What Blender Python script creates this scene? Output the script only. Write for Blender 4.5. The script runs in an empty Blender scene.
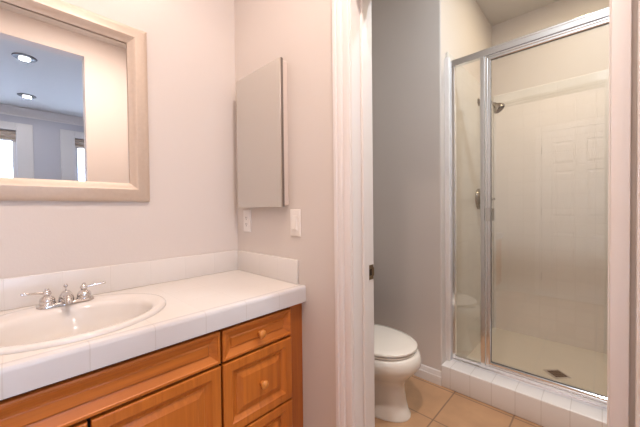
import bpy, bmesh, math, random
from mathutils import Vector, Matrix
random.seed(7)
SC = bpy.context.scene
COL = SC.collection
PI = math.pi

# ------------------------------------------------------------------ camera, world, exposure
CAM_H = 1.12
yaw, pitch, roll, fpx = math.radians(43.565), math.radians(0.979), math.radians(0.6345), 296.96
fw = Vector((math.cos(yaw)*math.cos(pitch), math.sin(yaw)*math.cos(pitch), -math.sin(pitch)))
rt0 = Vector((math.sin(yaw), -math.cos(yaw), 0))
up0 = rt0.cross(fw)
rt = rt0*math.cos(roll) - up0*math.sin(roll)
up = up0*math.cos(roll) + rt0*math.sin(roll)
cd = bpy.data.cameras.new('camera'); cam = bpy.data.objects.new('camera', cd); COL.objects.link(cam)
M = Matrix((rt, up, -fw)).transposed().to_4x4(); M.translation = (0, 0, CAM_H)
cam.matrix_world = M
cd.sensor_width = 36; cd.lens = fpx/640*36; cd.clip_start = 0.02; cd.clip_end = 100
SC.camera = cam

w = bpy.data.worlds.new('world'); SC.world = w; w.use_nodes = True
bgn = w.node_tree.nodes['Background']
bgn.inputs[0].default_value = (0.58, 0.72, 1.0, 1); bgn.inputs[1].default_value = 11.0

SC.view_settings.view_transform = 'Standard'; SC.view_settings.look = 'None'
SC.view_settings.gamma = 1; SC.view_settings.exposure = 0.0
SC.view_settings.use_curve_mapping = False

VANITY_LAMP = 11.0        # emission of each vanity globe
VANITY_FILL = 16.5       # watts, unseen ceiling lamps added to brighten the vanity area
TOILET_LAMP = 16.0        # watts
SHOWER_FILL = 7.5  # watts, unseen lamp added to warm the shower
BED_LAMP = 5.0
WARM = (1.0, 0.82, 0.54)
NEUT = (0.78, 0.90, 1.0)
SOFT = (1.0, 0.82, 0.725)

# ------------------------------------------------------------------ materials
def mat(name, col, rough=0.5, metal=0.0, spec=0.5, bump=None, var=None, coat=0.0):
    m = bpy.data.materials.new(name); m.use_nodes = True
    nt = m.node_tree; b = nt.nodes['Principled BSDF']
    b.inputs['Base Color'].default_value = (*col, 1); b.inputs['Roughness'].default_value = rough
    b.inputs['Metallic'].default_value = metal; b.inputs['Specular IOR Level'].default_value = spec
    b.inputs['Coat Weight'].default_value = coat
    tc = nt.nodes.new('ShaderNodeTexCoord')
    if var:
        n = nt.nodes.new('ShaderNodeTexNoise'); n.inputs['Scale'].default_value = var[0]; n.inputs['Detail'].default_value = 4
        nt.links.new(tc.outputs['Object'], n.inputs['Vector'])
        mx = nt.nodes.new('ShaderNodeMix'); mx.data_type = 'RGBA'
        mx.inputs[6].default_value = (*[c*(1-var[1]) for c in col], 1); mx.inputs[7].default_value = (*[min(1, c*(1+var[1])) for c in col], 1)
        nt.links.new(n.outputs['Fac'], mx.inputs[0]); nt.links.new(mx.outputs[2], b.inputs['Base Color'])
    if bump:
        n = nt.nodes.new('ShaderNodeTexNoise'); n.inputs['Scale'].default_value = bump[0]; n.inputs['Detail'].default_value = 5
        nt.links.new(tc.outputs['Object'], n.inputs['Vector'])
        bp = nt.nodes.new('ShaderNodeBump'); bp.inputs['Strength'].default_value = bump[1]; bp.inputs['Distance'].default_value = 0.002
        nt.links.new(n.outputs['Fac'], bp.inputs['Height']); nt.links.new(bp.outputs['Normal'], b.inputs['Normal'])
    return m

def math_node(nt, op, a, b=None, c=None):
    n = nt.nodes.new('ShaderNodeMath'); n.operation = op
    for i, v in enumerate((a, b, c)):
        if v is None: continue
        if isinstance(v, (int, float)): n.inputs[i].default_value = v
        else: nt.links.new(v, n.inputs[i])
    return n.outputs[0]

def tile_mat(name, col, grout, axes, size, off, gw=0.003, rough=0.2, var=0.05, noise=None, bumpd=0.0006):
    """square tiles laid in object coordinates along the two given axes"""
    m = bpy.data.materials.new(name); m.use_nodes = True
    nt = m.node_tree; b = nt.nodes['Principled BSDF']
    b.inputs['Roughness'].default_value = rough
    tc = nt.nodes.new('ShaderNodeTexCoord'); sp = nt.nodes.new('ShaderNodeSeparateXYZ')
    nt.links.new(tc.outputs['Object'], sp.inputs[0])
    line = None; ids = []
    for ax, o in zip(axes, off):
        s = math_node(nt, 'DIVIDE', math_node(nt, 'SUBTRACT', sp.outputs[ax], o), size)
        ids.append(math_node(nt, 'FLOOR', s))
        fr = math_node(nt, 'FRACT', s)
        d = math_node(nt, 'MULTIPLY', math_node(nt, 'MINIMUM', fr, math_node(nt, 'SUBTRACT', 1.0, fr)), size)
        mr = nt.nodes.new('ShaderNodeMapRange'); mr.interpolation_type = 'SMOOTHSTEP'
        mr.inputs[1].default_value = gw*0.35; mr.inputs[2].default_value = gw*0.8
        nt.links.new(d, mr.inputs[0])
        line = mr.outputs[0] if line is None else math_node(nt, 'MINIMUM', line, mr.outputs[0])
    wn = nt.nodes.new('ShaderNodeTexWhiteNoise'); wn.noise_dimensions = '2D'
    cx = nt.nodes.new('ShaderNodeCombineXYZ'); nt.links.new(ids[0], cx.inputs[0]); nt.links.new(ids[-1], cx.inputs[1])
    nt.links.new(cx.outputs[0], wn.inputs['Vector'])
    fac = wn.outputs['Value']
    if noise:
        n = nt.nodes.new('ShaderNodeTexNoise'); n.inputs['Scale'].default_value = noise[0]; n.inputs['Detail'].default_value = 6
        nt.links.new(tc.outputs['Object'], n.inputs['Vector'])
        fac = math_node(nt, 'ADD', math_node(nt, 'MULTIPLY', fac, 1-noise[1]), math_node(nt, 'MULTIPLY', n.outputs['Fac'], noise[1]))
    tcol = nt.nodes.new('ShaderNodeMix'); tcol.data_type = 'RGBA'; nt.links.new(fac, tcol.inputs[0])
    tcol.inputs[6].default_value = (*[c*(1-var) for c in col], 1); tcol.inputs[7].default_value = (*[min(1, c*(1+var)) for c in col], 1)
    mx = nt.nodes.new('ShaderNodeMix'); mx.data_type = 'RGBA'; nt.links.new(line, mx.inputs[0])
    mx.inputs[6].default_value = (*grout, 1); nt.links.new(tcol.outputs[2], mx.inputs[7])
    nt.links.new(mx.outputs[2], b.inputs['Base Color'])
    bp = nt.nodes.new('ShaderNodeBump'); bp.inputs['Distance'].default_value = bumpd; bp.inputs['Strength'].default_value = 0.6
    nt.links.new(line, bp.inputs['Height']); nt.links.new(bp.outputs['Normal'], b.inputs['Normal'])
    return m

def wood_mat(name, axis, c1, c2):
    m = bpy.data.materials.new(name); m.use_nodes = True
    nt = m.node_tree; b = nt.nodes['Principled BSDF']
    b.inputs['Roughness'].default_value = 0.36; b.inputs['Coat Weight'].default_value = 0.12; b.inputs['Coat Roughness'].default_value = 0.25
    tc = nt.nodes.new('ShaderNodeTexCoord'); mp = nt.nodes.new('ShaderNodeMapping')
    sc = [55, 55, 55]; sc[axis] = 2.5; mp.inputs['Scale'].default_value = sc
    nt.links.new(tc.outputs['Object'], mp.inputs['Vector'])
    n = nt.nodes.new('ShaderNodeTexNoise'); n.inputs['Scale'].default_value = 1.0; n.inputs['Detail'].default_value = 5; n.inputs['Distortion'].default_value = 0.6
    nt.links.new(mp.outputs[0], n.inputs['Vector'])
    r = nt.nodes.new('ShaderNodeValToRGB'); r.color_ramp.elements[0].position = 0.3; r.color_ramp.elements[1].position = 0.72
    r.color_ramp.elements[0].color = (*c1, 1); r.color_ramp.elements[1].color = (*c2, 1)
    nt.links.new(n.outputs['Fac'], r.inputs[0]); nt.links.new(r.outputs[0], b.inputs['Base Color'])
    return m

def glass_mat(name, tint, ior=1.5):
    m = bpy.data.materials.new(name); m.use_nodes = True
    nt = m.node_tree; nt.nodes.remove(nt.nodes['Principled BSDF']); out = nt.nodes['Material Output']
    t = nt.nodes.new('ShaderNodeBsdfTransparent'); t.inputs[0].default_value = (*tint, 1)
    g = nt.nodes.new('ShaderNodeBsdfGlossy'); g.inputs['Roughness'].default_value = 0.0; g.inputs[0].default_value = (1, 1, 1, 1)
    fr = nt.nodes.new('ShaderNodeFresnel'); fr.inputs[0].default_value = 1.5
    # the pane reflects the same from both of its faces
    ge = nt.nodes.new('ShaderNodeNewGeometry')
    iorv = math_node(nt, 'ADD', ior, math_node(nt, 'MULTIPLY', ge.outputs['Backfacing'], 1/ior-ior))
    nt.links.new(iorv, fr.inputs[0])
    mx = nt.nodes.new('ShaderNodeMixShader')
    nt.links.new(fr.outputs[0], mx.inputs[0]); nt.links.new(t.outputs[0], mx.inputs[1]); nt.links.new(g.outputs[0], mx.inputs[2])
    nt.links.new(mx.outputs[0], out.inputs['Surface'])
    return m

def emit_mat(name, col, s):
    m = bpy.data.materials.new(name); m.use_nodes = True
    nt = m.node_tree; b = nt.nodes['Principled BSDF']
    b.inputs['Base Color'].default_value = (0.9, 0.9, 0.9, 1)
    b.inputs['Emission Color'].default_value = (*col, 1); b.inputs['Emission Strength'].default_value = s
    return m

PAINT = mat('greige wall paint', (0.68, 0.617, 0.57), 0.6, bump=(160, 0.15))
BEDP = mat('bedroom paint with cool daylight cast', (0.62, 0.605, 0.645), 0.6, bump=(160, 0.15))  # cool daylight of the bedroom put into the wall colour
CEIL = mat('ceiling paint', (0.66, 0.63, 0.60), 0.7, bump=(120, 0.15))
TRIM = mat('white trim enamel', (0.80, 0.76, 0.74), 0.35, bump=(60, 0.03))
TILE_XY = tile_mat('white counter tile', (0.735, 0.695, 0.655), (0.72, 0.68, 0.64), (0, 1), 0.155, (0.139, 0.99), 0.0022, 0.22, 0.015)
TILE_XZ = tile_mat('white splash tile', (0.735, 0.695, 0.655), (0.72, 0.68, 0.64), (0,), 0.155, (0.139,), 0.0022, 0.22, 0.015)
TILE_YZ = tile_mat('white side splash tile', (0.735, 0.695, 0.655), (0.72, 0.68, 0.64), (1,), 0.155, (0.99,), 0.0022, 0.22, 0.015)
EDGE_T = tile_mat('edge tile in cool light', (0.66, 0.64, 0.635), (0.60, 0.57, 0.55), (0,), 0.155, (0.139,), 0.0025, 0.22, 0.005, bumpd=0.0002)  # white counter tile toned for the cool bedroom light on its front
SH_XZ = tile_mat('shower tile side', (0.76, 0.72, 0.665), (0.72, 0.675, 0.62), (0, 2), 0.1125, (1.87, 2.11), 0.003, 0.16, 0.015)
SH_YZ = tile_mat('shower tile back', (0.76, 0.72, 0.665), (0.72, 0.675, 0.62), (1, 2), 0.1125, (0.712, 2.11), 0.003, 0.16, 0.015)
CURB_T = tile_mat('white curb tile', (0.80, 0.765, 0.74), (0.66, 0.61, 0.575), (1,), 0.1125, (0.672,), 0.0025, 0.2, 0.015)
SHFLOOR = mat('cream shower pan', (0.74, 0.68, 0.58), 0.4, var=(14, 0.03))
FLOOR_T = tile_mat('terracotta beige floor tile', (0.49, 0.285, 0.155), (0.25, 0.15, 0.09), (0, 1), 0.3045, (1.5215, 0.6425), 0.0065, 0.38, 0.26, noise=(9, 0.85))
CARPET = mat('beige carpet', (0.45, 0.43, 0.43), 0.95, bump=(400, 0.5))
OAK_H = wood_mat('honey maple across', 0, (0.45, 0.124, 0.014), (0.60, 0.185, 0.025))
OAK_V = wood_mat('honey maple upright', 2, (0.45, 0.124, 0.014), (0.60, 0.185, 0.025))
OAK_SHADE = wood_mat('honey maple in shade', 2, (0.36, 0.095, 0.014), (0.46, 0.135, 0.022))  # same maple, darkened for shade on the set-back frame
KNOB = wood_mat('maple knob', 1, (0.54, 0.19, 0.035), (0.66, 0.25, 0.05))
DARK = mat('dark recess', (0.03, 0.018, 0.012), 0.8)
CHROME = mat('chrome', (0.70, 0.68, 0.67), 0.08, 1.0)
SATIN = mat('satin silver frame metal', (0.86, 0.87, 0.90), 0.14, 1.0)
NICKEL = mat('aged nickel', (0.36, 0.33, 0.30), 0.22, 1.0)
MIRROR = mat('mirror silvering', (0.95, 0.95, 0.95), 0.0, 1.0)
EDGE = mat('mirror edge', (0.16, 0.13, 0.11), 0.4)
MIRROR_C = mat('grey tinted mirror', (0.68, 0.66, 0.62), 0.0, 1.0)
CHAMP = mat('champagne frame', (0.63, 0.515, 0.42), 0.42, 0.25, var=(60, 0.08), bump=(140, 0.2))
PORC = mat('white porcelain', (0.735, 0.695, 0.655), 0.10, coat=0.3)
PORC_T = mat('bone porcelain', (0.80, 0.75, 0.68), 0.12, coat=0.3)
PLASTIC = mat('white plastic', (0.83, 0.79, 0.75), 0.35)
GLASS = glass_mat('shower glass', (0.992, 0.985, 0.978), 1.75)
PANE = glass_mat('window glass', (0.98, 0.99, 0.99))
GASKET = mat('dark gasket', (0.06, 0.055, 0.05), 0.6)
SHADE = mat('brown woven shade', (0.58, 0.48, 0.40), 0.9, var=(70, 0.25), bump=(300, 0.6))
BRASS = mat('aged brass', (0.30, 0.22, 0.14), 0.3, 1.0)
BULB = emit_mat('frosted lit globe', SOFT, VANITY_LAMP)
CAN = emit_mat('lit lamp lens', (1.0, 0.97, 0.93), 2.5)
CANW = emit_mat('lit warm lamp lens', WARM, 5.0)
CANRING = mat('brushed lamp ring', (0.20, 0.19, 0.19), 0.4, 0.6)

# ------------------------------------------------------------------ mesh helpers
def new(): return bmesh.new()
def box(bm, x0, x1, y0, y1, z0, z1, bev=0.0, seg=2, mi=0):
    t = bmesh.new()
    vs = [t.verts.new((x, y, z)) for x in (x0, x1) for y in (y0, y1) for z in (z0, z1)]
    for f in ((0, 1, 3, 2), (4, 6, 7, 5), (0, 4, 5, 1), (2, 3, 7, 6), (0, 2, 6, 4), (1, 5, 7, 3)):
        t.faces.new([vs[i] for i in f]).material_index = mi
    bmesh.ops.recalc_face_normals(t, faces=t.faces)
    if bev: bmesh.ops.bevel(t, geom=t.edges[:], offset=bev, segments=seg, affect='EDGES', profile=0.5)
    join(bm, t); return bm
def join(bm, t):
    me = bpy.data.meshes.new('tmp'); t.to_mesh(me); t.free(); bm.from_mesh(me); bpy.data.meshes.remove(me)
def loft(bm, rings, cap0=True, cap1=True, closed=True):
    R = [[bm.verts.new(p) for p in r] for r in rings]
    n = len(R[0])
    for a, b in zip(R, R[1:]):
        for i in range(n if closed else n-1):
            j = (i+1) % n
            bm.faces.new((a[i], a[j], b[j], b[i]))
    if cap0: bm.faces.new(list(reversed(R[0])))
    if cap1: bm.faces.new(R[-1])
    return bm
def lathe(bm, prof, origin, axis=(0, 0, 1), n=32):
    """prof: (radius, distance along axis)"""
    a = Vector(axis).normalized(); u = a.orthogonal().normalized(); v = a.cross(u); o = Vector(origin)
    loft(bm, [[o + a*h + (u*math.cos(2*PI*i/n) + v*math.sin(2*PI*i/n))*max(r, 1e-4) for i in range(n)] for r, h in prof])
def tube(bm, pts, rads, n=14):
    pts = [Vector(p) for p in pts]
    if isinstance(rads, (int, float)): rads = [rads]*len(pts)
    rings = []; u = None
    for i, p in enumerate(pts):
        t = (pts[min(i+1, len(pts)-1)] - pts[max(i-1, 0)]).normalized()
        u = t.orthogonal().normalized() if u is None else (u - t*u.dot(t)).normalized()
        v = t.cross(u)
        rings.append([p + (u*math.cos(2*PI*k/n) + v*math.sin(2*PI*k/n))*rads[i] for k in range(n)])
    loft(bm, rings)
def sphere(bm, c, r, sx=1, sy=1, sz=1):
    t = bmesh.new(); bmesh.ops.create_uvsphere(t, u_segments=24, v_segments=14, radius=r)
    for v in t.verts: v.co = Vector((c[0]+v.co.x*sx, c[1]+v.co.y*sy, c[2]+v.co.z*sz))
    join(bm, t)
def obj(name, bm, m, parent=None, smooth=None, label=None):
    """bm is in world coordinates; children keep them through the parent's inverse matrix"""
    bmesh.ops.remove_doubles(bm, verts=bm.verts, dist=1e-6)
    bmesh.ops.recalc_face_normals(bm, faces=bm.faces)
    me = bpy.data.meshes.new(name); bm.to_mesh(me); bm.free()
    for mm in (m if isinstance(m, (list, tuple)) else [m]): me.materials.append(mm)
    o = bpy.data.objects.new(name, me); COL.objects.link(o)
    if parent is not None:
        o.parent = parent; o.matrix_parent_inverse = world_of(parent).inverted()
    if smooth is not None:
        for p in me.polygons: p.use_smooth = True
        try: me.set_sharp_from_angle(angle=math.radians(smooth))
        except Exception: pass
    if label: o['label'] = label
    return o
def world_of(o):
    m = o.matrix_basis.copy()
    if o.parent is not None: m = world_of(o.parent) @ o.matrix_parent_inverse @ m
    return m
def thing(name, label, cat, loc, group=None):
    o = bpy.data.objects.new(name, None); COL.objects.link(o); o.location = loc; o.empty_display_size = 0.05
    o['label'] = label; o['category'] = cat
    if group: o['group'] = group
    return o
def struct(name, bm, m, parent=None, smooth=None):
    o = obj(name, bm, m, parent, smooth)
    if parent is None: o['kind'] = 'structure'
    return o
def rect_loft(bm, origin, u, v, n, wu, wv, prof, cap=True):
    """nested rectangles: prof = (inset, height along n); a panel front with mitred mouldings"""
    o, u, v, n = Vector(origin), Vector(u), Vector(v), Vector(n)
    rings = []
    for ins, h in prof:
        rings.append([o + u*a + v*b + n*h for a, b in ((ins, ins), (wu-ins, ins), (wu-ins, wv-ins), (ins, wv-ins))])
    loft(bm, rings, cap0=True, cap1=cap)
def frame_loft(bm, origin, u, v, n, wu, wv, prof):
    """closed picture-frame moulding: prof is a closed (inset, height) outline"""
    o, u, v, n = Vector(origin), Vector(u), Vector(v), Vector(n)
    rings = [[o + u*a + v*b + n*h for a, b in ((i, i), (wu-i, i), (wu-i, wv-i), (i, wv-i))] for i, h in prof]
    R = [[bm.verts.new(p) for p in r] for r in rings]
    for a, b in zip(R, R[1:]+R[:1]):
        for i in range(4):
            j = (i+1) % 4; bm.faces.new((a[i], a[j], b[j], b[i]))
X, Y, Z = (1, 0, 0), (0, 1, 0), (0, 0, 1)

# ------------------------------------------------------------------ room dimensions
XB, XB2 = 0.911, 1.041        # wall with the doorway
YW = 1.522                    # vanity wall
XL = -0.64                    # wall on the left, with a panelled door
YO, YO2 = -0.446, -0.566      # wall opposite the vanity, with the wide opening
XG = 1.862                    # grey wall beside the shower
YS = 0.727                    # painted shower side wall
XK = 3.03                     # back of the shower
YT = 1.43                     # wall behind the toilet tank
H = 2.74
JL, JR = 0.692, -0.012        # doorway jamb faces
DH = 1.985                    # doorway head
YF = -3.616                   # far bedroom wall

bm = new(); box(bm, XL-0.14, XG+0.12, YO2+0.06, YW+0.13, -0.12, 0); struct('floor', bm, FLOOR_T)
bm = new(); box(bm, -2.4, 3.2, YF-0.14, YO2+0.06, -0.12, 0); struct('floor_bedroom', bm, CARPET)
bm = new(); box(bm, -2.4, 3.2, YF-0.14, YW+0.13, H, H+0.12); struct('ceiling', bm, CEIL)
bm = new(); box(bm, XL-0.14, XB, YW, YW+0.13, 0, H); struct('wall_back', bm, PAINT)
bm = new(); box(bm, XL-0.14, XL, YO, YW, 0, H); struct('wall_left', bm, PAINT)
bm = new()
box(bm, XB, XB2, JL+0.018, YW+0.13, 0, H); box(bm, XB, XB2, JR-0.018, JL+0.018, DH+0.018, H); box(bm, XB, XB2, YO, JR-0.018, 0, H)
struct('wall_right', bm, PAINT)
bm = new(); box(bm, 0.515, 3.2, YO2, YO, 0, H); box(bm, -0.62, 0.515, YO2, YO, 2.545, H); box(bm, -2.4, -0.62, YO2, YO, 0, H)
struct('wall_front', bm, PAINT)
bm = new(); box(bm, XB2, XG+0.1, YT, YT+0.12, 0, H); struct('wall_toilet_back', bm, PAINT)
# grey wall that turns the corner into the shower; its corner bead is rounded
bm = new()
rr = 0.012; ol = [(XG, YT)]
ol += [(XG+rr-rr*math.cos(t), YS+rr-rr*math.sin(t)) for t in [PI/2*i/6 for i in range(7)]]
ol += [(XK+0.02, YS), (XK+0.02, YS+0.12), (XG+0.12, YS+0.12), (XG+0.12, YT)]
loft(bm, [[(x, y, z) for x, y in ol] for z in (0, H)])
struct('wall_far', bm, PAINT, smooth=40)
bm = new(); box(bm, XK, XK+0.12, YO, YS, 0, H); struct('wall_shower_back', bm, PAINT)
bm = new(); box(bm, 1.94, XK, 0.712, YS, 0, 2.105, 0.003, 1); struct('wall_shower_tile_side', bm, SH_XZ)
bm = new(); box(bm, XK-0.015, XK, YO, 0.712, 0, 2.105, 0.003, 1); struct('wall_shower_tile_back', bm, SH_YZ)
bm = new(); box(bm, 2.02, XK-0.015, YO, 0.712, -0.1, 0.026); struct('floor_shower', bm, SHFLOOR)
# low tiled curb and tiled jamb of the shower
bm = new(); box(bm, 1.847, 2.03, YO, YS, 0, 0.135, 0.006, 3); struct('trim_curb', bm, CURB_T, smooth=40)
bm = new(); box(bm, 1.925, 1.985, 0.700, YS+0.006, 0.135, 2.064, 0.004, 3); struct('trim_shower_jamb', bm, mat('white jamb tile', (0.84, 0.80, 0.775), 0.22, var=(20, 0.01)), smooth=40)

def profile_run(bm, pts, a, b):
    """pts: (out, z) outline extruded from a to b; out is along -x"""
    loft(bm, [[(XG-o, y, z) for o, z in pts] for y in (a, b)])
bm = new(); profile_run(bm, [(0, 0), (0.016, 0), (0.016, 0.052), (0.012, 0.058), (0.012, 0.064), (0.007, 0.074), (0.007, 0.080), (0.003, 0.086), (0, 0.086)], YS, YT)
struct('baseboard_far', bm, TRIM, smooth=30)
bm = new(); box(bm, XB2, XG, YT-0.014, YT, 0, 0.086, 0.003); struct('baseboard_toilet_back', bm, TRIM)

# doorway to the toilet: jambs, stops, casings with a stepped profile, strike plate
def casing_v(bm, y_in, y_out, z1, x0=XB):
    s = 1 if y_out > y_in else -1; wd = abs(y_out-y_in); k = wd/0.075
    prof = [(0, 0), (0, 0.010), (0.006, 0.013), (0.024, 0.013), (0.027, 0.009), (0.032, 0.009), (0.036, 0.016), (0.048, 0.020), (0.055, 0.017), (0.059, 0.022), (0.072, 0.022), (0.075, 0.018), (0.075, 0)]
    loft(bm, [[(x0-h, y_in+s*p*k, z) for p, h in prof] for z in (0, z1)])
bm = new()
box(bm, XB-0.002, XB2+0.002, JL, JL+0.018, 0, DH+0.018); box(bm, XB-0.002, XB2+0.002, JR-0.018, JR, 0, DH+0.018); box(bm, XB-0.002, XB2+0.002, JR, JL, DH, DH+0.018)
dr = struct('door_2', bm, TRIM)
bm = new()
box(bm, XB+0.055, XB+0.09, JL-0.011, JL, 0, DH, 0.002); box(bm, XB+0.055, XB+0.09, JR, JR+0.002, 0, DH); box(bm, XB+0.055, XB+0.09, JR+0.002, JL-0.011, DH-0.011, DH, 0.002)
obj('stop', bm, TRIM, dr)
bm = new(); casing_v(bm, JL+0.005, JL+0.080, DH+0.08)
loft(bm, [[(XB-h, y, DH+0.005+p) for p, h in [(0, 0), (0, .010), (.024, .013), (.036, .016), (.059, .022), (.075, .018), (.075, 0)]] for y in (JR-0.04, JL+0.005)])
obj('casing', bm, TRIM, dr, 30)
bm = new(); box(bm, XB-0.016, XB, JR-0.0305, JR, 0, DH+0.005, 0.003, 2); obj('casing', bm, TRIM, dr, 30)
bm = new(); box(bm, XB2, XB2+0.018, JL+0.005, JL+0.075, 0, DH+0.07, 0.004); box(bm, XB2, XB2+0.018, JR-0.075, JR-0.005, 0, DH+0.07, 0.004); box(bm, XB2, XB2+0.018, JR-0.005, JL+0.005, DH+0.005, DH+0.07, 0.004)
obj('casing', bm, TRIM, dr)
bm = new(); box(bm, XB2-0.034, XB2+0.003, JL-0.002, JL+0.001, 0.825, 0.885); box(bm, XB2-0.001, XB2+0.007, JL-0.003, JL+0.004, 0.838, 0.872)
sp_ = obj('strike_plate', bm, BRASS, dr, label='small aged metal strike plate')
bm = new(); box(bm, XB2-0.026, XB2-0.010, JL-0.0026, JL-0.0018, 0.842, 0.868); obj('latch_hole', bm, DARK, sp_)
# tall white board just right of the doorway casing
bm = new(); box(bm, XB-0.034, XB, JR-0.130, JR-0.0395, 0, DH+0.08, 0.003); struct('trim_1', bm, TRIM)

# closed six-panel door on the left wall (seen in the shower glass)
def panel_door(ya, yb, z1):
    """slab facing +x on the left wall"""
    wd = ya-yb
    bm = new(); box(bm, XL, XL+0.006, yb, ya, 0.008, z1)
    d = struct('door_1', bm, TRIM)
    st, mid = 0.098, 0.104; pw = (wd-2*st-mid)/2
    rows = [(0.20, 0.80), (0.99, 1.53), (1.62, 1.88)]
    bm = new()
    for y in (yb, yb+st+pw, ya-st):                                     # stiles
        box(bm, XL+0.006, XL+0.024, y, y+(mid if y == yb+st+pw else st), 0.008, z1, 0.002, 1)
    zz = [0.008] + [z for r in rows for z in r] + [z1]
    for a, b in zip(zz[::2], zz[1::2]):
        for y in (yb+st, yb+st+pw+mid): box(bm, XL+0.006, XL+0.0235, y, y+pw, a, b, 0.002, 1)
    obj('stile', bm, TRIM, d)
    for a, b in rows:
        for y in (yb+st, yb+st+pw+mid):
            bm = new(); rect_loft(bm, (XL+0.004, y, a), Y, Z, X, pw, b-a, [(0.004, 0), (0.010, 0.004), (0.035, 0.014), (0.04, 0.014)])
            obj('panel', bm, TRIM, d)
    bm = new()
    for y0, y1 in ((ya+0.003, ya+0.065), (yb-0.065, yb-0.003)): box(bm, XL, XL+0.022, y0, y1, 0, z1+0.065, 0.005)
    box(bm, XL, XL+0.022, yb-0.003, ya+0.003, z1+0.003, z1+0.065, 0.005)
    obj('casing', bm, TRIM, d)
    for z in (0.25, 1.05, 1.80):
        bm = new(); tube(bm, [(XL+0.026, ya+0.001, z-0.045), (XL+0.026, ya+0.001, z+0.045)], 0.006)
        obj('hinge', bm, NICKEL, d, 40)
    bm = new(); lathe(bm, [(0.03, 0), (0.03, 0.006), (0.012, 0.012), (0.012, 0.03), (0.026, 0.04), (0.029, 0.052), (0.02, 0.064), (0, 0.066)], (XL+0.024, yb+0.06, 0.92), X, 20)
    obj('door_knob', bm, NICKEL, d, 40)
panel_door(0.545, -0.18, 2.022)

# bedroom behind the camera: outer walls, far wall with two windows, crown moulding
bm = new(); box(bm, -2.52, -2.4, YF-0.14, YO, 0, H); struct('wall_bedroom_left', bm, BEDP)
bm = new(); box(bm, 3.2, 3.32, YF-0.14, YS+0.14, 0, H); struct('wall_bedroom_right', bm, BEDP)
W1, W2, WZ = (-0.80, 0.114), (0.825, 1.74), (0.55, 2.385)
bm = new()
for a, b in ((-2.4, W1[0]), (W1[1], W2[0]), (W2[1], 3.2)): box(bm, a, b, YF-0.14, YF, 0, H)
for a, b in (W1, W2): box(bm, a, b, YF-0.14, YF, 0, WZ[0]); box(bm, a, b, YF-0.14, YF, WZ[1], H)
struct('wall_bedroom_far', bm, BEDP)
for k, (a, b) in enumerate((W1, W2)):
    bm = new()
    L = [(a-0.19, a, WZ[0]-0.12, WZ[1]+0.12), (b, b+0.19, WZ[0]-0.12, WZ[1]+0.12), (a, b, WZ[1], WZ[1]+0.12), (a, b, WZ[0]-0.12, WZ[0])]
    for x0, x1, z0, z1 in L: box(bm, x0, x1, YF, YF+0.03, z0, z1, 0.006)
    wn = struct('window_%d' % (k+1), bm, TRIM)
    bm = new()
    for x0, x1, z0, z1 in ((a, a+0.045, *WZ), (b-0.045, b, *WZ), (a, b, WZ[1]-0.045, WZ[1]), (a, b, WZ[0], WZ[0]+0.045), (a, b, 1.38, 1.43)):
        box(bm, x0, x1, YF-0.09, YF-0.05, z0, z1)
    for t in (1, 2): box(bm, a+(b-a)*t/3-0.009, a+(b-a)*t/3+0.009, YF-0.085, YF-0.055, *WZ)
    obj('sash', bm, TRIM, wn)
    bm = new(); box(bm, a+0.04, b-0.04, YF-0.073, YF-0.068, WZ[0]+0.04, WZ[1]-0.04); obj('pane', bm, PANE, wn)
    # folded woven shade at the head of each window
    lab = ('brown woven roman shade on the window at the far left of the wall mirror', 'brown woven roman shade on the window nearer the middle of the wall mirror')[k]
    bm = new()
    prof = [(0.0, 0.0)]
    z = WZ[1]-0.003; pts = []
    for q in range(3):
        pts += [(0.012, z-q*0.055), (0.030+0.004*q, z-q*0.055-0.03), (0.014, z-q*0.055-0.052)]
    full = pts + [(o-0.010, zz) for o, zz in reversed(pts)]
    loft(bm, [[(x, YF-0.045+o, zz) for o, zz in full] for x in (a+0.006, b-0.006)])
    rs = obj('roman_shade', bm, SHADE, None, 50); rs['label'] = lab; rs['category'] = 'window shade'
def crown_prof(): return [(0, 0), (0.10, 0), (0.10, -0.012), (0.085, -0.018), (0.05, -0.05), (0.028, -0.085), (0.016, -0.092), (0.016, -0.125), (0, -0.125)]
bm = new(); loft(bm, [[(x, YF+o, H+z) for o, z in crown_prof()] for x in (-2.4, 3.2)]); struct('trim_crown_far', bm, TRIM, smooth=25)
bm = new(); loft(bm, [[(-2.4+o, y, H+z) for o, z in crown_prof()] for y in (YF, YO2)]); struct('trim_crown_left', bm, TRIM, smooth=25)

# ------------------------------------------------------------------ lamps
def area(name, loc, size, watts, col, parent=None, spread=None):
    l = bpy.data.lights.new(name, 'AREA'); l.shape = 'DISK'; l.size = size; l.energy = watts; l.color = col
    if spread: l.spread = spread
    o = bpy.data.objects.new(name, l); COL.objects.link(o); o.location = loc
    if parent is not None:
        o.parent = parent; o.matrix_parent_inverse = world_of(parent).inverted()
    return o
def downlight(loc, label, watts, col, lens, group=None, r=0.098):
    x, y = loc
    t = thing('recessed_downlight', label, 'ceiling light', (x, y, H), group)
    bm = new(); lathe(bm, [(r*0.48, 0), (r*0.48, -0.004), (r*0.62, -0.010), (r*0.95, -0.008), (r, -0.003), (r, 0)], (x, y, H), Z, 40)
    obj('trim_ring', bm, CANRING, t, 40)
    bm = new(); lathe(bm, [(r*0.48, -0.004), (r*0.47, -0.006), (r*0.3, -0.009), (0, -0.010)], (x, y, H), Z, 32)
    obj('lens', bm, lens, t, 60)
    area('bulb', (x, y, H-0.02), r*0.9, watts, col, t)
    return t
downlight((0.156, -1.38), 'bright round ceiling downlight higher up in the mirror reflection', BED_LAMP, (1, 0.97, 0.93), CAN, 'bedroom downlights')
downlight((0.217, -2.81), 'bright round ceiling downlight lower down in the mirror reflection', BED_LAMP, (1, 0.97, 0.93), CAN, 'bedroom downlights')
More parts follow.
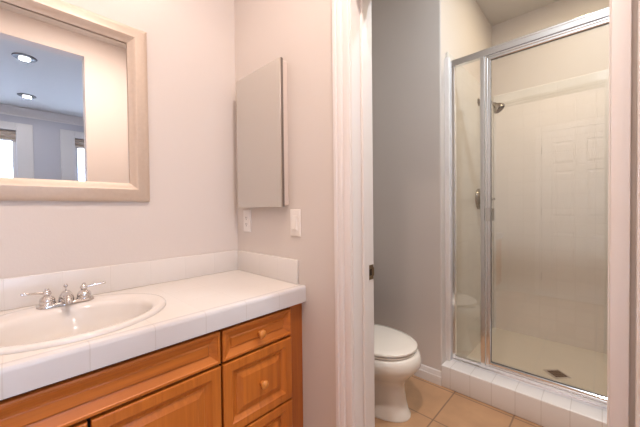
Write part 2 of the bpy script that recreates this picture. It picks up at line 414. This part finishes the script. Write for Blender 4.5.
downlight((-0.12, 0.30), 'added unseen fill lamp in the ceiling nearer the panelled door left of the vanity', VANITY_FILL*0.5, SOFT, CANW)  # unseen lamp, added to brighten the vanity area
downlight((0.48, 0.30), 'added unseen fill lamp in the ceiling nearer the toilet room doorway', VANITY_FILL*1.35, SOFT, CANW)  # second unseen lamp, added to lift the doorway wall and the wall opposite
downlight((1.45, -0.12), 'round recessed ceiling lamp over the toilet room floor', TOILET_LAMP, NEUT, CANW)
downlight((2.36, 0.10), 'added unseen warm fill lamp in the ceiling inside the shower', SHOWER_FILL, WARM, CANW)  # unseen lamp, added to give the shower walls a warm tone
# vanity light bar above the mirror
t = thing('vanity_light', 'bar of frosted globe lamps on the wall above the framed mirror', 'wall lamp', (0.14, YW, 2.26))
bm = new(); box(bm, -0.22, 0.50, YW-0.025, YW, 2.21, 2.31, 0.006, 3); obj('back_plate', bm, CHROME, t, 40)
for i in range(4):
    x = -0.13 + 0.18*i
    bm = new(); lathe(bm, [(0.03, 0), (0.032, 0.02), (0.022, 0.035), (0.02, 0.04)], (x, YW-0.025, 2.26), (0, -1, 0), 20); obj('socket', bm, CHROME, t, 40)
    bm = new(); sphere(bm, (x, YW-0.108, 2.26), 0.048); obj('globe', bm, BULB, t, 180)

# ------------------------------------------------------------------ vanity cabinet
vx0, vx1 = -0.63, XB-0.001
FY = 0.985                      # face frame plane; door fronts stand 18 mm proud of it
van = thing('vanity_cabinet', 'honey maple vanity cabinet with raised panel fronts under the white tiled counter', 'cabinet', (0.14, 1.25, 0))
bm = new(); box(bm, vx0, vx0+0.018, FY+0.02, YW-0.001, 0.10, 0.703); box(bm, vx1-0.018, vx1, FY+0.02, YW-0.001, 0.10, 0.703); box(bm, vx0, vx1, FY+0.02, YW-0.001, 0.10, 0.118); box(bm, vx0, vx1, YW-0.012, YW-0.001, 0.10, 0.703); box(bm, vx0+0.02, vx1, FY+0.07, YW-0.001, 0, 0.10); obj('carcass', bm, OAK_SHADE, van)
bm = new()
box(bm, 0.836, vx1, FY, FY+0.02, 0.10, 0.703, 0.001, 1); box(bm, vx0, -0.565, FY, FY+0.02, 0.10, 0.703, 0.001, 1)
box(bm, -0.565, 0.836, FY, FY+0.02, 0.695, 0.703); box(bm, -0.565, 0.836, FY, FY+0.02, 0.10, 0.118)
obj('face_frame', bm, OAK_SHADE, van)
bm = new(); box(bm, -0.565, 0.836, FY+0.012, FY+0.0195, 0.118, 0.695); obj('gap_shade', bm, DARK, van)  # dark sheet stands in for shade in the gaps between fronts
TH = 0.018
DRAWER = [(0.0, 0), (0, TH-0.004), (0.0012, TH-0.0012), (0.004, TH), (0.010, TH), (0.012, TH-0.003), (0.032, TH-0.014), (0.035, TH-0.015), (0.037, TH-0.015), (0.040, TH-0.011), (0.042, TH-0.0105)]
DOOR = [(0.0, 0), (0, TH-0.004), (0.0012, TH-0.0012), (0.004, TH), (0.034, TH), (0.037, TH-0.003), (0.048, TH-0.012), (0.052, TH-0.014), (0.056, TH-0.014), (0.058, TH-0.011), (0.080, TH-0.003), (0.082, TH-0.0035)]
def front(name, x0, x1, z0, z1, prof, m, knob=None):
    bm = new(); rect_loft(bm, (x0, FY, z0), X, Z, (0, -1, 0), x1-x0, z1-z0, prof)
    o = obj(name, bm, m, van)
    if knob:
        kx, kz, ky = knob
        bm = new(); lathe(bm, [(0.008, 0), (0.0075, 0.008), (0.009, 0.012), (0.0155, 0.017), (0.0165, 0.022), (0.014, 0.027), (0.008, 0.030), (0, 0.031)], (kx, FY-ky, kz), (0, -1, 0), 24)
        obj('knob', bm, KNOB, o, 50)
    return o
kd, kD = TH-0.0085, TH-0.004
for xa, xb in ((0.513, 0.832), (-0.561, -0.243)):
    xm = (xa+xb)/2
    front('drawer', xa, xb, 0.579, 0.692, DRAWER, OAK_H, (xm, 0.634, kd))
    front('drawer', xa, xb, 0.306, 0.570, DOOR, OAK_V, (xm+0.004, 0.436, kD))
    front('drawer', xa, xb, 0.112, 0.298, DOOR, OAK_V, (xm, 0.20, kD))
front('false_drawer', -0.235, 0.505, 0.579, 0.692, DRAWER, OAK_H)
front('door', 0.140, 0.505, 0.112, 0.570, DOOR, OAK_V, (0.165, 0.50, TH))
front('door', -0.235, 0.132, 0.112, 0.570, DOOR, OAK_V, (0.105, 0.50, TH))

# ------------------------------------------------------------------ tiled countertop with splash
CT = 0.775
top = thing('countertop', 'white tiled vanity countertop with tiled splash along both walls', 'countertop', (0.14, 1.25, 0.705))
BX, BY, BA, BB = 0.14, 1.232, 0.268, 0.228          # basin outline
def ell(cx, cy, a, b, z, n=64, e=2.0):
    out = []
    for i in range(n):
        t = 2*PI*i/n; c, s = math.cos(t), math.sin(t)
        out.append(Vector((cx + a*math.copysign(abs(c)**(2/e), c), cy + b*math.copysign(abs(s)**(2/e), s), z)))
    return out
bm = new()
rx0, rx1, ry0, ry1 = vx0, vx1, 0.985, YW-0.001
angs = sorted([2*PI*i/64 for i in range(64)] + [math.atan2(y-BY, x-BX) % (2*PI) for x in (rx0, rx1) for y in (ry0, ry1)])
inn, outr = [], []
for t in angs:
    c, s = math.cos(t), math.sin(t)
    inn.append((BX+(BA-0.02)*c/math.hypot(c, s), BY+(BB-0.02)*s))
    k = min([((rx1 if c > 0 else rx0)-BX)/c if abs(c) > 1e-9 else 1e9, ((ry1 if s > 0 else ry0)-BY)/s if abs(s) > 1e-9 else 1e9])
    outr.append((BX+c*k, BY+s*k))
rings = [[(x, y, z) for x, y in r] for r, z in ((inn, CT-0.03), (inn, CT), (outr, CT), (outr, CT-0.03))]
loft(bm, rings+[rings[0]], False, False)
obj('slab', bm, TILE_XY, top)
bm = new()
pr = [(0.957, 0.706), (0.957, 0.762), (0.9582, 0.769), (0.962, 0.7745), (0.969, 0.7770), (0.978, 0.7770), (0.990, 0.7755), (0.990, 0.706)]
loft(bm, [[(x, y, z) for y, z in pr] for x in (vx0, vx1)])
obj('front_edge', bm, EDGE_T, top, 35)
bm = new(); box(bm, vx0, vx1, YW-0.011, YW-0.001, CT, 0.887, 0.003, 3); obj('backsplash', bm, TILE_XZ, top, 40)
bm = new(); box(bm, XB-0.011, XB-0.001, 1.004, YW-0.011, CT, 0.887, 0.003, 3); obj('side_splash', bm, TILE_YZ, top, 40)

# ------------------------------------------------------------------ basin and faucet
sink = thing('sink_basin', 'oval white porcelain drop-in basin set in the tiled counter', 'sink', (BX, BY, CT))
bm = new()
L = [(BX, BY, BA, BB, CT+0.0005), (BX, BY, BA, BB, CT+0.006), (BX, BY, BA-0.004, BB-0.004, CT+0.011), (BX, BY, BA-0.012, BB-0.012, CT+0.013),
     (BX, BY-0.002, BA-0.022, BB-0.024, CT+0.012), (BX, BY-0.028, 0.222, 0.170, CT+0.009), (BX, BY-0.031, 0.214, 0.163, CT+0.003), (BX, BY-0.033, 0.208, 0.157, CT-0.010),
     (BX, BY-0.034, 0.198, 0.148, CT-0.045), (BX, BY-0.034, 0.178, 0.130, CT-0.085), (BX, BY-0.034, 0.14, 0.10, CT-0.115), (BX, BY-0.034, 0.085, 0.06, CT-0.132), (BX, BY-0.034, 0.03, 0.03, CT-0.138)]
loft(bm, [ell(*p) for p in L], False, True)
obj('bowl', bm, PORC, sink, 60)
bm = new(); lathe(bm, [(0.026, 0), (0.026, 0.003), (0.019, 0.004), (0.017, 0.002), (0.015, 0.004), (0, 0.006)], (BX, BY-0.034, CT-0.1385), Z, 24); obj('drain', bm, CHROME, sink, 40)

fx, fy, fz = 0.14, 1.405, CT+0.0115
fau = thing('faucet', 'chrome two-handle centerset faucet with lever handles behind the basin', 'faucet', (fx, fy, fz))
bm = new()
def stad(hx, hy, z, n=40):
    out = []
    for i in range(n):
        t = 2*PI*i/n; c, s = math.cos(t), math.sin(t)
        out.append((fx + c*hy + math.copysign(hx-hy, c), fy + s*hy, fz+z))
    return out
loft(bm, [stad(0.080, 0.027, 0), stad(0.080, 0.027, 0.005), stad(0.077, 0.024, 0.010), stad(0.070, 0.018, 0.012)])
obj('base_plate', bm, CHROME, fau, 50)
for s in (-1, 1):
    hx = fx + s*0.051
    bm = new(); lathe(bm, [(0.023, 0.009), (0.0235, 0.014), (0.021, 0.017), (0.022, 0.020), (0.0215, 0.026), (0.018, 0.033), (0.012, 0.038), (0.0095, 0.041), (0.012, 0.044), (0.0125, 0.049), (0.010, 0.055), (0.006, 0.059), (0.0065, 0.062), (0.004, 0.065), (0, 0.066)], (hx, fy, fz), Z, 28)
    hb = obj('handle', bm, CHROME, fau, 50)
    bm = new()
    tube(bm, [(hx+s*0.006, fy, fz+0.050), (hx+s*0.022, fy-0.002, fz+0.052), (hx+s*0.042, fy-0.005, fz+0.054), (hx+s*0.058, fy-0.007, fz+0.056), (hx+s*0.066, fy-0.008, fz+0.057)], [0.005, 0.0042, 0.0036, 0.0052, 0.003], 12)
    obj('lever', bm, CHROME, hb, 60)
bm = new()
lathe(bm, [(0.022, 0.009), (0.023, 0.016), (0.0215, 0.024), (0.018, 0.034), (0.013, 0.042), (0.008, 0.047), (0, 0.048)], (fx, fy, fz), Z, 28)
tube(bm, [(fx, fy-0.005, fz+0.026), (fx, fy-0.025, fz+0.032), (fx, fy-0.045, fz+0.033), (fx, fy-0.060, fz+0.029), (fx, fy-0.068, fz+0.020), (fx, fy-0.070, fz+0.013)], [0.017, 0.0155, 0.0135, 0.012, 0.0115, 0.011], 18)
obj('spout', bm, CHROME, fau, 50)
bm = new(); tube(bm, [(fx, fy+0.008, fz+0.04), (fx, fy+0.008, fz+0.058)], 0.0025, 10); sphere(bm, (fx, fy+0.008, fz+0.063), 0.007); obj('lift_knob', bm, CHROME, fau, 60)

# ------------------------------------------------------------------ framed wall mirror
mx0, mx1, mz0, mz1 = -0.17, 0.452, 1.160, 1.930
mir = thing('wall_mirror', 'rectangular wall mirror in a wide champagne frame above the basin', 'mirror', (0.14, YW, mz0))
bm = new()
prof = [(0, 0), (0, 0.013), (0.002, 0.0155), (0.020, 0.026), (0.048, 0.036), (0.052, 0.0365), (0.055, 0.035), (0.064, 0.026), (0.074, 0.020), (0.078, 0.0185), (0.080, 0.0165), (0.080, 0.014), (0.072, 0.012), (0.072, 0)]
frame_loft(bm, (mx0, YW-0.001, mz0), X, Z, (0, -1, 0), mx1-mx0, mz1-mz0, prof)
obj('frame', bm, CHAMP, mir, 28)
bm = new(); rect_loft(bm, (mx0+0.070, YW-0.0015, mz0+0.070), X, Z, (0, -1, 0), mx1-mx0-0.14, mz1-mz0-0.14, [(0, 0), (0, 0.008), (0.002, 0.0095)])
obj('mirror_glass', bm, MIRROR, mir)

# ------------------------------------------------------------------ medicine cabinet on the doorway wall
mc = thing('medicine_cabinet', 'shallow medicine cabinet with a plain mirrored door beside the corner', 'cabinet', (XB, 1.25, 1.13))
bm = new(); box(bm, 0.879, XB-0.0005, 1.066, 1.430, 1.136, 1.802, 0.002); obj('body', bm, mat('cabinet body enamel', (0.64, 0.55, 0.49), 0.45), mc)
bm = new(); box(bm, 0.866, 0.879, 1.060, 1.437, 1.129, 1.809); cd_ = obj('door', bm, EDGE, mc)
bm = new(); rect_loft(bm, (0.866, 1.437, 1.129), (0, -1, 0), Z, (-1, 0, 0), 0.377, 0.68, [(0, 0), (0, 0.001), (0.003, 0.003)]); obj('mirror_face', bm, MIRROR_C, cd_)

# ------------------------------------------------------------------ wall plates
def plate(name, label, y0, y1, z0, z1, kind):
    t = thing(name, label, 'switch' if kind == 'rocker' else 'outlet', (XB, (y0+y1)/2, z0))
    bm = new(); rect_loft(bm, (XB-0.0003, y1, z0), (0, -1, 0), Z, (-1, 0, 0), y1-y0, z1-z0, [(0, 0), (0, 0.003), (0.002, 0.0055), (0.005, 0.0065)]); obj('plate', bm, PLASTIC, t)
    ym, zm = (y0+y1)/2, (z0+z1)/2
    bm = new(); rect_loft(bm, (XB-0.0065, ym+0.0170, zm-0.034), (0, -1, 0), Z, (-1, 0, 0), 0.034, 0.068, [(0, 0), (0, 0.0015), (0.0015, 0.0025)])
    bz = obj('rocker_frame' if kind == 'rocker' else 'receptacle', bm, PLASTIC, t)
    if kind == 'rocker':
        bm = new(); loft(bm, [[(XB-0.0088, ym+s*0.0135, zm-0.029), (XB-0.0148, ym+s*0.0135, zm-0.028), (XB-0.0098, ym+s*0.0135, zm+0.0285), (XB-0.0088, ym+s*0.0135, zm+0.029)] for s in (-1, 1)]); obj('rocker', bm, PLASTIC, bz)
    else:
        bm = new()
        for dz in (-0.018, 0.018):
            for dy in (-0.006, 0.006): box(bm, XB-0.0094, XB-0.0088, ym+dy-0.0012, ym+dy+0.0012, zm+dz-0.004, zm+dz+0.005)
            box(bm, XB-0.0094, XB-0.0088, ym-0.0025, ym+0.0025, zm+dz-0.0115, zm+dz-0.0075)
        obj('slot', bm, DARK, bz)
    for dz in (-0.048, 0.048):
        bm = new(); lathe(bm, [(0.003, 0), (0.003, 0.0008), (0, 0.0012)], (XB-0.0064, ym, zm+dz), (-1, 0, 0), 12)
        obj('screw', bm, PLASTIC, t)
plate('light_switch', 'white rocker light switch plate right of the medicine cabinet bottom', 0.985, 1.054, 0.993, 1.117, 'rocker')
plate('power_outlet', 'white outlet plate in the corner below the medicine cabinet', 1.383, 1.452, 0.996, 1.117, 'outlet')

# ------------------------------------------------------------------ toilet
TX = 1.44
toi = thing('toilet', 'off-white two-piece toilet with closed lid beside the grey wall', 'toilet', (TX, 1.0, 0))
def egg(yf, yb, hw, z, n=56, e=2.15, cx=TX):
    cy = yf + (yb-yf)*0.56; out = []
    for i in range(n):
        t = 2*PI*i/n; c, s = math.cos(t), math.sin(t)
        c2 = math.copysign(abs(c)**(2/e), c); s2 = math.copysign(abs(s)**(2/e), s)
        out.append(Vector((cx+hw*c2, cy + s2*((yb-cy) if s > 0 else (cy-yf)), z)))
    return out
bm = new()
loft(bm, [egg(0.735, 1.22, 0.122, 0.001), egg(0.735, 1.22, 0.123, 0.012), egg(0.748, 1.21, 0.117, 0.030), egg(0.760, 1.20, 0.113, 0.080), egg(0.768, 1.20, 0.112, 0.130), egg(0.768, 1.20, 0.117, 0.170),
          egg(0.757, 1.20, 0.128, 0.196), egg(0.735, 1.19, 0.149, 0.220), egg(0.706, 1.18, 0.174, 0.252), egg(0.685, 1.18, 0.191, 0.282), egg(0.686, 1.18, 0.191, 0.315), egg(0.694, 1.18, 0.187, 0.338), egg(0.708, 1.17, 0.176, 0.345)])
box(bm, TX-0.12, TX+0.12, 1.10, 1.36, 0.17, 0.340, 0.03, 4)
obj('bowl', bm, PORC_T, toi, 50)
bm = new(); loft(bm, [egg(0.714, 1.14, 0.178, 0.3465), egg(0.710, 1.14, 0.182, 0.350), egg(0.710, 1.14, 0.182, 0.357), egg(0.716, 1.135, 0.177, 0.3605)]); obj('seat', bm, PORC_T, toi, 50)
bm = new(); loft(bm, [egg(0.718, 1.14, 0.176, 0.363), egg(0.706, 1.145, 0.184, 0.3665), egg(0.706, 1.145, 0.184, 0.374), egg(0.713, 1.14, 0.178, 0.3795), egg(0.75, 1.11, 0.150, 0.383), egg(0.82, 1.05, 0.09, 0.3845)]); obj('lid', bm, PORC_T, toi, 50)
for s in (-1, 1):
    bm = new(); tube(bm, [(TX+s*0.075-0.02, 1.145, 0.367), (TX+s*0.075+0.02, 1.145, 0.367)], 0.013)
    obj('hinge', bm, PORC_T, toi, 50)
bm = new()
for z0, z1, g in ((0.340, 0.69, 0.0),):
    loft(bm, [[(TX+sx*hw, y, z) for sx, y in ((-1, y0), (1, y0), (1, y1), (-1, y1))] for hw, y0, y1, z in ((0.20, 1.205, 1.405, z0), (0.225, 1.185, 1.412, z1))])
t_ = bm; bmesh.ops.bevel(t_, geom=t_.edges[:], offset=0.02, segments=4, affect='EDGES'); obj('tank', t_, PORC_T, toi, 50)
bm = new(); box(bm, TX-0.236, TX+0.236, 1.175, 1.418, 0.69, 0.722, 0.010, 3); obj('tank_lid', bm, PORC_T, toi, 50)
bm = new(); tube(bm, [(TX-0.17, 1.19, 0.635), (TX-0.17, 1.165, 0.635)], 0.010); tube(bm, [(TX-0.17, 1.168, 0.635), (TX-0.12, 1.165, 0.630), (TX-0.09, 1.165, 0.625)], [0.007, 0.006, 0.008]); obj('flush_lever', bm, CHROME, toi, 50)

# ------------------------------------------------------------------ shower enclosure
SX = 1.966
enc = thing('shower_enclosure', 'framed glass shower enclosure with silver rails standing on the tiled curb', 'shower', (SX, 0.15, 0.135))
yL, yR = 0.6995, YO+0.001
bm = new(); box(bm, SX-0.018, SX+0.018, yR, yL, 2.004, 2.042, 0.003); box(bm, SX-0.021, SX-0.017, yR, yL, 2.032, 2.042, 0.001, 1); obj('header_rail', bm, SATIN, enc)
bm = new(); box(bm, SX-0.020, SX+0.020, yR, yL, 0.1355, 0.150, 0.002); box(bm, SX-0.011, SX+0.012, yR, yL, 0.149, 0.168, 0.002); obj('bottom_track', bm, SATIN, enc)
bm = new(); box(bm, SX-0.016, SX+0.016, yL-0.022, yL, 0.150, 2.004, 0.002); obj('wall_channel', bm, SATIN, enc)
bm = new(); box(bm, SX-0.016, SX+0.016, yR, yR+0.022, 0.150, 2.004, 0.002); obj('wall_channel', bm, SATIN, enc)
p0, p1 = 0.530, 0.505
bm = new(); box(bm, SX-0.018, SX+0.018, p1, p0, 0.150, 2.004, 0.003); obj('post', bm, SATIN, enc)
bm = new(); box(bm, SX-0.018, SX+0.018, -0.155, -0.130, 0.150, 2.004, 0.003); obj('post', bm, SATIN, enc)
bm = new(); box(bm, SX-0.003, SX+0.003, p0, yL-0.018, 0.160, 2.006); obj('fixed_panel', bm, GLASS, enc)
bm = new(); box(bm, SX-0.003, SX+0.003, yR+0.018, -0.155, 0.160, 2.006); obj('fixed_panel', bm, GLASS, enc)
d0, d1, dz0, dz1 = 0.501, -0.126, 0.172, 2.000
bm = new()
prof = [(0, -0.014), (0, 0.014), (0.003, 0.016), (0.010, 0.016), (0.012, 0.011), (0.022, 0.011), (0.026, 0.006), (0.026, -0.014)]
frame_loft(bm, (SX-0.004, d0, dz0), (0, -1, 0), Z, (-1, 0, 0), d0-d1, dz1-dz0, prof)
sd = obj('shower_door', bm, SATIN, enc)
bm = new(); box(bm, SX-0.003, SX+0.003, d1+0.022, d0-0.022, dz0+0.022, dz1-0.022); obj('door_glass', bm, GLASS, sd)
bm = new(); frame_loft(bm, (SX-0.0032, d0-0.0245, dz0+0.0245), (0, -1, 0), Z, (-1, 0, 0), d0-d1-0.049, dz1-dz0-0.049, [(0, 0), (0, 0.0035), (0.0035, 0.0035), (0.0035, 0)]); obj('gasket', bm, GASKET, sd)
bm = new(); box(bm, SX-0.046, SX-0.040, 0.470, 0.494, 1.035, 1.112, 0.002); box(bm, SX-0.042, SX-0.018, 0.486, 0.494, 1.035, 1.112, 0.001, 1); box(bm, SX+0.012, SX+0.042, 0.466, 0.472, 1.035, 1.108, 0.001, 1)
obj('handle', bm, CHROME, sd)

# shower fittings on the left tiled wall
VX = 2.58
sh = thing('overhead_shower', 'small round nickel shower head on a bent arm high on the side wall', 'shower head', (VX, 0.712, 1.945))
bm = new(); lathe(bm, [(0.030, 0), (0.029, 0.004), (0.018, 0.010), (0.011, 0.013)], (VX, 0.712, 1.945), (0, -1, 0), 24); obj('flange', bm, NICKEL, sh, 40)
bm = new(); tube(bm, [(VX, 0.712, 1.945), (VX, 0.675, 1.948), (VX, 0.645, 1.940), (VX, 0.620, 1.922), (VX, 0.604, 1.905)], 0.0095); obj('arm', bm, NICKEL, sh, 60)
bm = new(); lathe(bm, [(0.010, -0.004), (0.016, 0.004), (0.016, 0.014), (0.020, 0.020), (0.036, 0.040), (0.043, 0.054), (0.043, 0.066), (0.038, 0.070), (0, 0.071)], (VX, 0.607, 1.907), (0, -0.645, -0.78), 28); hd = obj('head', bm, NICKEL, sh, 40)
bm = new(); lathe(bm, [(0.034, 0.0705), (0.033, 0.073), (0, 0.074)], (VX, 0.607, 1.907), (0, -0.645, -0.78), 24); obj('spray_face', bm, GASKET, hd, 40)
VV = 2.57
sv = thing('shower_valve', 'round nickel shower valve plate with a lever on the side wall', 'shower valve', (VV, 0.712, 1.16))
bm = new(); lathe(bm, [(0.082, 0), (0.082, 0.006), (0.074, 0.018), (0.050, 0.030), (0.038, 0.036), (0.034, 0.055), (0.028, 0.062), (0, 0.063)], (VV, 0.712, 1.180), (0, -1, 0), 36); obj('escutcheon', bm, NICKEL, sv, 40)
bm = new(); tube(bm, [(VV, 0.655, 1.180), (VV, 0.640, 1.180), (VV+0.004, 0.618, 1.166)], [0.019, 0.017, 0.013]); tube(bm, [(VV, 0.638, 1.180), (VV+0.04, 0.630, 1.173), (VV+0.085, 0.622, 1.180)], [0.010, 0.008, 0.010]); obj('lever', bm, NICKEL, sv, 60)
# floor drain, turned 45 degrees in the pan
DX, DY, DZ = 2.44, 0.210, 0.026
dn = thing('shower_drain', 'small square dark metal drain grate in the cream shower floor', 'drain', (DX, DY, DZ))
rot = Matrix.Translation((DX, DY, DZ)) @ Matrix.Rotation(PI/4, 4, 'Z')
bm = new(); frame_loft(bm, (-0.052, -0.052, 0), X, Y, Z, 0.104, 0.104, [(0, 0), (0, 0.003), (0.002, 0.004), (0.012, 0.003), (0.013, 0)]); bmesh.ops.transform(bm, matrix=rot, verts=bm.verts); obj('rim', bm, CHROME, dn)
bm = new(); box(bm, -0.0395, 0.0395, -0.0395, 0.0395, 0.0002, 0.0008); bmesh.ops.transform(bm, matrix=rot, verts=bm.verts); obj('well', bm, DARK, dn)
bm = new()
for i in range(3):
    q = -0.020 + 0.020*i
    box(bm, q-0.0012, q+0.0012, -0.0395, 0.0395, 0.001, 0.0024); box(bm, -0.0395, 0.0395, q-0.0012, q+0.0012, 0.0012, 0.0023)
bmesh.ops.transform(bm, matrix=rot, verts=bm.verts); obj('grate', bm, NICKEL, dn)
